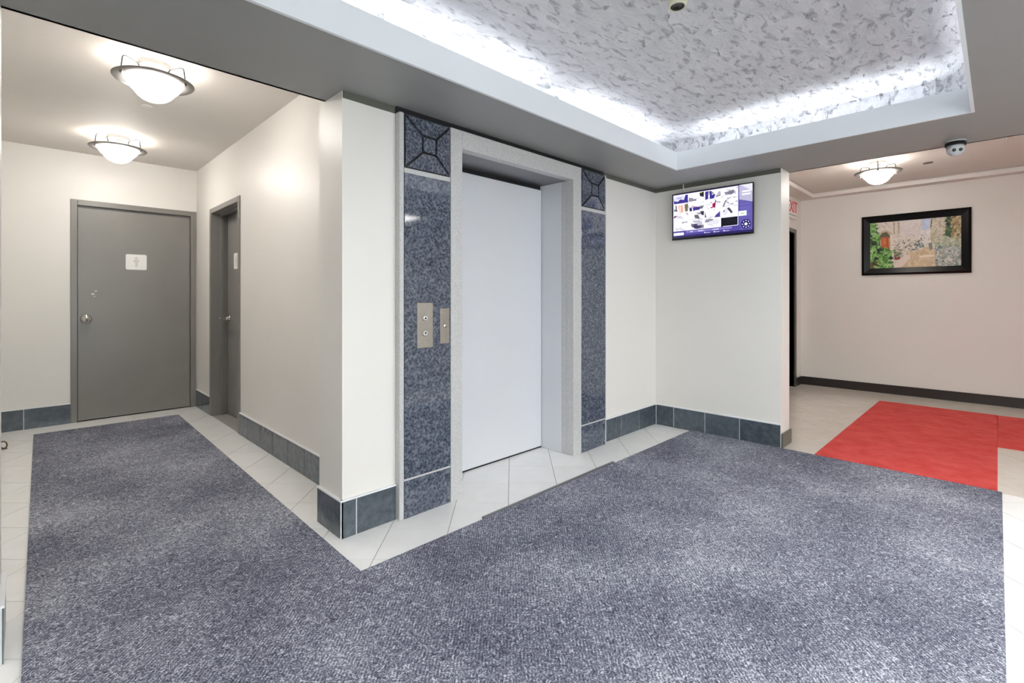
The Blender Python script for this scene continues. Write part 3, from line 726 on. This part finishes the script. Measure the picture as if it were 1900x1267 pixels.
cv = Canvas(176, 100, (70, 64, 130))
R = random.Random(11)
gx0, gx1, gy0, gy1 = .006, .835, .015, .84
cv.rect(gx0, gy0, gx1, gy1, (236, 234, 250))
def cell(i, j): 
    w = (gx1 - gx0) / 4; h = (gy1 - gy0) / 4
    return gx0 + i * w, gy0 + j * h, w, h
def cp_(i, j, pts, c):
    x, y, w, h = cell(i, j); cv.poly([(x + p * w, y + q * h) for p, q in pts], c)
for i in range(4):
    for j in range(4):
        g = R.randint(218, 240); x, y, w, h = cell(i, j)
        cv.rect(x + .003, y + .005, x + w - .003, y + h - .005, (g, g - 2, g + 8))
        for k in range(5):
            cx, cy = R.random(), R.random(); v = R.choice([250, 246, 170, 130, 190, 240, 96])
            a = R.uniform(.12, .35); b = R.uniform(.08, .3); th = R.uniform(-.6, .6)
            cp_(i, j, [(min(.98, max(.02, cx + px * a + py * b * th)), min(.96, max(.04, cy + py * b + px * a * th * .6))) for px, py in ((-1, -1), (1, -.7), (.9, 1), (-.8, .8))], (v, v - 3, v + 8 if v < 240 else 255))
        for k in range(3):
            x0, y0 = R.random(), R.random(); x1, y1 = x0 + R.uniform(-.5, .5), y0 + R.uniform(-.6, .6); v = R.randint(110, 180)
            cv.line(x + w * x0, y + h * y0, x + w * min(.97, max(.03, x1)), y + h * min(.95, max(.05, y1)), .004, (v, v - 4, v + 10))
N = (52, 44, 128)
cp_(0, 0, [(.02, .3), (.95, .05), (.95, .95), (.02, .95)], N); cp_(0, 0, [(.05, .08), (.8, .05), (.7, .6), (.45, .5), (.3, .72), (.06, .6)], (206, 204, 240)); cp_(0, 0, [(.2, .3), (.6, .25), (.6, .38), (.2, .42)], (150, 146, 200))
cp_(1, 0, [(.3, .1), (.66, .08), (.66, .62), (.3, .66)], (240, 238, 246)); cp_(1, 0, [(.70, .05), (.97, .02), (.97, .6), (.72, .45)], (28, 26, 40)); cp_(1, 0, [(.7, .02), (.85, .02), (.85, .1), (.7, .1)], (170, 190, 60))
cp_(2, 0, [(.06, .1), (.24, .05), (.24, .9), (.06, .95)], N); cp_(2, 0, [(.32, .05), (.44, .05), (.46, .5), (.68, .45), (.60, .9), (.34, .92)], N)
cp_(3, 0, [(.3, .45), (.75, .3), (.8, .6), (.6, .8)], (110, 104, 124))
cp_(0, 1, [(.30, .2), (.62, .15), (.66, .95), (.42, .97)], (232, 150, 128)); cp_(0, 1, [(.40, .3), (.5, .3), (.5, .9), (.44, .9)], (250, 214, 200)); cp_(0, 1, [(.74, .1), (.97, .05), (.97, .9), (.76, .9)], (110, 98, 76)); cp_(0, 1, [(.12, .1), (.2, .1), (.24, .8), (.18, .8)], (70, 62, 90))
cp_(1, 1, [(.08, .6), (.2, .5), (.24, .95), (.08, .97)], (30, 24, 70)); cp_(1, 1, [(.3, .6), (.7, .55), (.7, .9), (.3, .95)], N); cp_(1, 1, [(.2, .35), (.5, .55), (.46, .62), (.2, .42)], (170, 90, 120))
cp_(2, 1, [(.36, .15), (.70, .08), (.66, .9), (.34, .97)], (236, 230, 240)); cp_(2, 1, [(.50, .45), (.64, .35), (.62, .85), (.36, .93), (.40, .8), (.48, .75)], (178, 20, 78)); cp_(2, 1, [(.38, .25), (.48, .3), (.42, .42)], (40, 30, 90)); cp_(2, 1, [(.66, .1), (.72, .1), (.66, .9), (.60, .9)], (44, 28, 74))
cp_(3, 1, [(.45, .15), (.75, .08), (.78, .6), (.48, .7)], (248, 246, 252)); cp_(3, 1, [(.1, .9), (.25, .3), (.4, .22), (.28, .5), (.2, .95)], (110, 104, 120))
cp_(0, 2, [(.02, .3), (.25, .22), (.15, .45), (.02, .55)], (90, 20, 60)); cp_(1, 2, [(.76, .1), (.97, .1), (.97, .55), (.84, .5)], (34, 30, 44)); cp_(2, 2, [(.05, .15), (.6, .05), (.45, .7), (.15, .9)], (244, 240, 236)); cp_(2, 2, [(.68, .7), (.97, .3), (.97, .95), (.6, .95)], (72, 56, 132))
cp_(3, 2, [(.02, .04), (.98, .04), (.98, .96), (.02, .96)], (226, 224, 232)); cp_(3, 2, [(.04, .5), (.3, .1), (.5, .3), (.3, .9)], (206, 203, 212)); cp_(3, 2, [(.35, .1), (.5, .08), (.7, .6), (.6, .7)], (60, 56, 66)); cp_(3, 2, [(.15, .3), (.24, .3), (.22, .45), (.14, .42)], (90, 86, 96))
cp_(1, 3, [(.3, .6), (.42, .4), (.8, .65), (.95, .7), (.6, .95), (.36, .9)], (58, 50, 84)); cp_(1, 3, [(.5, .2), (.85, .15), (.9, .55), (.6, .6)], (176, 172, 186))
cp_(2, 3, [(.3, .3), (.85, .1), (.9, .6), (.35, .7)], (206, 204, 214)); cp_(3, 3, [(0.01, .10), (.98, .06), (.98, .94), (0.01, .98)], (6, 5, 18))
for k in range(1, 4):
    x = gx0 + (gx1 - gx0) * k / 4; cv.rect(x - .004, gy0 if k > 1 else gy0, x + .004, gy1, (232, 230, 255))
    y = gy0 + (gy1 - gy0) * k / 4; cv.rect(gx0, y - .005, gx1, y + .005, (232, 230, 255))
cv.poly([(.845, 0), (1, 0), (1, .40), (.845, .30)], (168, 164, 190)); cv.poly([(.86, 0), (1, 0), (1, .16)], (206, 204, 214))
for y in (.13, .19): cv.rect(.88, y, .975, y + .028, (238, 237, 248))
cv.poly([(.845, .30), (1, .38), (1, 1), (.845, 1)], (88, 80, 154))
for k in range(8): cv.rect(.86, .40 + k * .035, .97, .404 + k * .035 + .004, (110, 104, 172))
cv.rect(.842, .55, .93, .655, (238, 246, 240)); cv.rect(.865, .585, .91, .62, (168, 200, 176))
cv.disc(.925, .83, .058, .10, (30, 22, 92)); cv.disc(.925, .83, .016, .028, (240, 240, 250))
for k in range(8): cv.disc(.925 + .04 * math.cos(k * math.pi / 4), .83 + .07 * math.sin(k * math.pi / 4), .0075, .013, (222, 220, 245))
cv.rect(0, .84, .86, 1, (72, 62, 138)); cv.rect(.18, .855, .76, .905, (116, 108, 172)); cv.rect(0, .955, 1, 1, (34, 26, 84)); cv.rect(.012, .885, .145, .945, (244, 243, 255))
for x, n in ((.24, 2), (.34, 5), (.52, 5)):
    for k in range(n): cv.rect(x + k * .018, .868, x + k * .018 + .011, .892, (230, 228, 250))
for x in (.42, .54, .66):
    cv.rect(x, .92, x + .016, .945, (240, 240, 255)); cv.rect(x + .022, .928, x + .075, .942, (200, 196, 232))
uv_print('screen', tv, 'screen', (FX + .0025, ty1 - bz, tz0 + .018), (0, -1, 0), (0, 0, 1), ty1 - ty0 - 2 * bz, tz1 - tz0 - bz - .018, cv.a)
o = tube('monitor_cable', [(4.300, 2.045, tz1 - .012), (4.302, 2.050, tz1 + .02), (4.305, 2.060, tz1 + .045), (4.310, 2.062, SOF)], .0055, 'cable')
tag(o, 'short white cable rising from the monitor top to the soffit', 'cable')

# ------------------------------------------------------------------ framed picture
py0, py1, pz0, pz1 = .213, 1.256, 1.508, 2.268
PXF = 7.718
pic = thing('framed_picture', 'wide black framed picture of a sunny village lane on the hall wall', 'picture', (HX, (py0 + py1) / 2, pz0))
fw = .088
O = [(py0, pz0), (py1, pz0), (py1, pz1), (py0, pz1)]; I = [(py0 + fw, pz0 + fw), (py1 - fw, pz0 + fw), (py1 - fw, pz1 - fw), (py0 + fw, pz1 - fw)]
Md = [((a[0] * .72 + b[0] * .28), (a[1] * .72 + b[1] * .28)) for a, b in zip(O, I)]
for k in range(4):
    k2 = (k + 1) % 4; bm = bmesh.new()
    prof = [(HX - .001, O), (PXF + .006, O), (PXF - .006, Md), (PXF + .014, I), (HX - .001, I)]
    A = [bm.verts.new((x, q[k][0], q[k][1])) for x, q in prof]; Bv = [bm.verts.new((x, q[k2][0], q[k2][1])) for x, q in prof]
    for i in range(5): bm.faces.new((A[i], A[(i + 1) % 5], Bv[(i + 1) % 5], Bv[i]))
    bm.faces.new(A[::-1]); bm.faces.new(Bv)
    from_bm('frame_rail', bm, 'black_lacquer', pic)
cv = Canvas(230, 150, (214, 205, 196)); R = random.Random(5)
def dabs(n, x0, x1, y0, y1, cols, s, inside=None):
    for _ in range(n):
        x, y = R.uniform(x0, x1), R.uniform(y0, y1)
        if inside and not inside(x, y): continue
        c = R.choice(cols); a = R.uniform(0, math.pi); l = s * R.uniform(.6, 1.4); w = l * R.uniform(.35, .7)
        ca, sa = math.cos(a), math.sin(a)
        cv.poly([(x + .62 * (ca * p * l - sa * q * w), y + sa * p * l + ca * q * w) for p, q in ((-1, 0), (-.3, -.8), (.8, -.5), (1, .1), (.2, .8))], c)
dabs(260, .1, .75, 0, .75, [(222, 213, 204), (206, 196, 186), (230, 223, 216), (196, 186, 174)], .04)
cv.poly([(.58, 0), (.69, 0), (.67, .22), (.60, .26)], (190, 204, 232)); cv.poly([(.62, .05), (.68, .03), (.66, .18)], (206, 218, 240))
cv.poly([(.55, .28), (.69, .20), (.67, .50), (.57, .52)], (222, 217, 214)); dabs(30, .56, .68, .25, .5, [(176, 178, 184), (236, 232, 228), (204, 200, 198)], .03)
for x in (.28, .33): cv.rect(x, .02, x + .012, .28, (170, 150, 128))
cv.poly([(.36, 0), (.57, 0), (.58, .30), (.36, .34)], (218, 209, 208)); dabs(60, .36, .57, .02, .32, [(224, 216, 214), (210, 200, 198), (204, 196, 194)], .03)
# door arch
cv.poly([(.10, .30), (.14, .20), (.20, .18), (.26, .26), (.27, .70), (.12, .70)], (186, 170, 140)); cv.poly([(.115, .30), (.15, .235), (.20, .22), (.235, .30), (.235, .36), (.115, .36)], (84, 82, 58))
cv.poly([(.13, .33), (.225, .33), (.235, .66), (.14, .66)], (186, 92, 44)); cv.rect(.20, .34, .208, .64, (140, 66, 32)); cv.rect(.155, .36, .19, .48, (204, 112, 58))
cv.poly([(.24, .28), (.275, .30), (.275, .72), (.245, .74)], (226, 214, 196))
# flower pots and stone wall shadows
dabs(110, .28, .60, .40, .72, [(150, 138, 122), (186, 176, 164), (120, 116, 104), (214, 204, 194), (226, 218, 210)], .035, lambda x, y: y < .82 - .55 * (x - .28))
dabs(40, .50, .61, .50, .64, [(120, 136, 136), (150, 164, 162), (98, 112, 110)], .03)
cv.poly([(.28, .66), (.36, .64), (.37, .78), (.29, .80)], (122, 128, 104)); cv.poly([(.285, .77), (.36, .76), (.35, .82), (.29, .83)], (140, 62, 56)); dabs(24, .28, .37, .62, .76, [(96, 110, 80), (160, 158, 130), (196, 186, 170)], .03)
# lane
cv.poly([(.24, 1), (.40, .76), (.58, .60), (.70, .58), (.74, .78), (.74, 1)], (206, 184, 152)); cv.poly([(.24, 1), (.40, .76), (.58, .60), (.61, .60), (.48, .78), (.36, 1)], (226, 212, 200))
dabs(70, .42, .73, .66, .98, [(212, 188, 154), (198, 174, 142), (218, 200, 172)], .05, lambda x, y: x > .42 + (.98 - y) * .1)
cv.poly([(.56, .76), (.72, .75), (.72, .79), (.57, .80)], (236, 222, 208)); cv.poly([(.58, .70), (.66, .69), (.66, .71), (.58, .72)], (190, 166, 116))
cv.poly([(.66, .52), (.70, .50), (.705, .64), (.675, .66)], (128, 130, 128))
# right bank
cv.poly([(.70, .12), (.72, 0), (1, 0), (1, 1), (.73, 1), (.73, .55), (.68, .45)], (186, 178, 150)); cv.poly([(.69, .03), (.74, 0), (.715, .14), (.68, .24)], (104, 84, 44))
dabs(120, .70, .84, .02, .45, [(204, 196, 180), (190, 182, 160), (216, 208, 196), (178, 172, 140)], .04)
dabs(60, .84, .90, .0, .42, [(38, 64, 44), (60, 92, 52), (28, 46, 40), (86, 112, 70)], .045)
dabs(70, .90, 1, .0, .5, [(150, 128, 84), (176, 156, 116), (120, 100, 64), (196, 184, 150)], .05)
dabs(120, .74, 1, .42, .70, [(168, 178, 150), (190, 194, 172), (144, 158, 136), (206, 204, 190)], .05)
dabs(200, .74, 1, .60, 1, [(128, 142, 140), (150, 160, 156), (108, 124, 122), (190, 196, 188), (166, 172, 176), (206, 206, 200)], .04)
dabs(14, .76, .98, .72, .92, [(234, 232, 226)], .018)
# left foliage
G = [(58, 108, 44), (92, 150, 62), (128, 182, 92), (30, 60, 32), (150, 190, 120), (72, 128, 58)]
cv.poly([(0, .05), (.06, .02), (.10, .3), (.14, .6), (.24, .72), (.25, 1), (0, 1)], (54, 92, 44))
dabs(240, 0, .14, .02, .75, G, .05, lambda x, y: x < .07 + .09 * y); dabs(240, 0, .25, .58, 1, G + [(168, 204, 132), (20, 40, 24)], .055)
dabs(12, .0, .08, .86, 1, [(124, 88, 60), (96, 66, 44)], .04); cv.disc(.05, .45, .035, .05, (22, 46, 28))
uv_print('picture_sheet', pic, 'painting', (PXF + .018, py1 - fw + .004, pz0 + fw - .004), (0, -1, 0), (0, 0, 1), py1 - py0 - 2 * fw + .008, pz1 - pz0 - 2 * fw + .008, cv.a)

# ------------------------------------------------------------------ exit sign, door stop
ex = thing('exit_sign', 'exit sign with red letters over the dark hall door', 'sign', (7.20, HY, 2.33))
box('housing', 6.86, 7.42, HY - .045, HY - .001, 2.325, 2.51, 'white_plastic', ex, .006, 2)
box('mounting_shelf', 7.05, 7.42, HY - .055, HY - .001, 2.275, 2.30, 'white_plastic', ex, .003)
fc = bpy.data.curves.new('exit', 'FONT'); fc.body = 'EXIT'; fc.size = .215; fc.extrude = .002; fc.align_x = 'RIGHT'; fc.align_y = 'CENTER'
to = bpy.data.objects.new('exit_text', fc); COL.objects.link(to)
bpy.context.view_layer.update()
me = bpy.data.meshes.new_from_object(to.evaluated_get(bpy.context.evaluated_depsgraph_get()))
bpy.data.objects.remove(to)
me.transform(Matrix.Translation(Vector((7.405, HY - .047, 2.418)) - ORG[ex]) @ Matrix.Rotation(math.radians(90), 4, 'X'))
_finish('lettering', me, 'red_ink', ex)

ds = thing('door_stop', 'small bronze floor door stop with a ring at the left picture edge', 'door stop', (-.13, 5.66, 0))
lathe('foot', [(0, 0), (.022, 0), (.022, .006), (.012, .010), (0, .010)], (-.13, 5.66, 0), 'bronze', ds, seg=20)
tube('ring', [(-.13 + .028 * math.cos(a) * .7, 5.66 + .028 * math.cos(a) * -.7, .034 + .028 * math.sin(a)) for a in [k * 2 * math.pi / 20 for k in range(21)]], .005, 'bronze', ds)
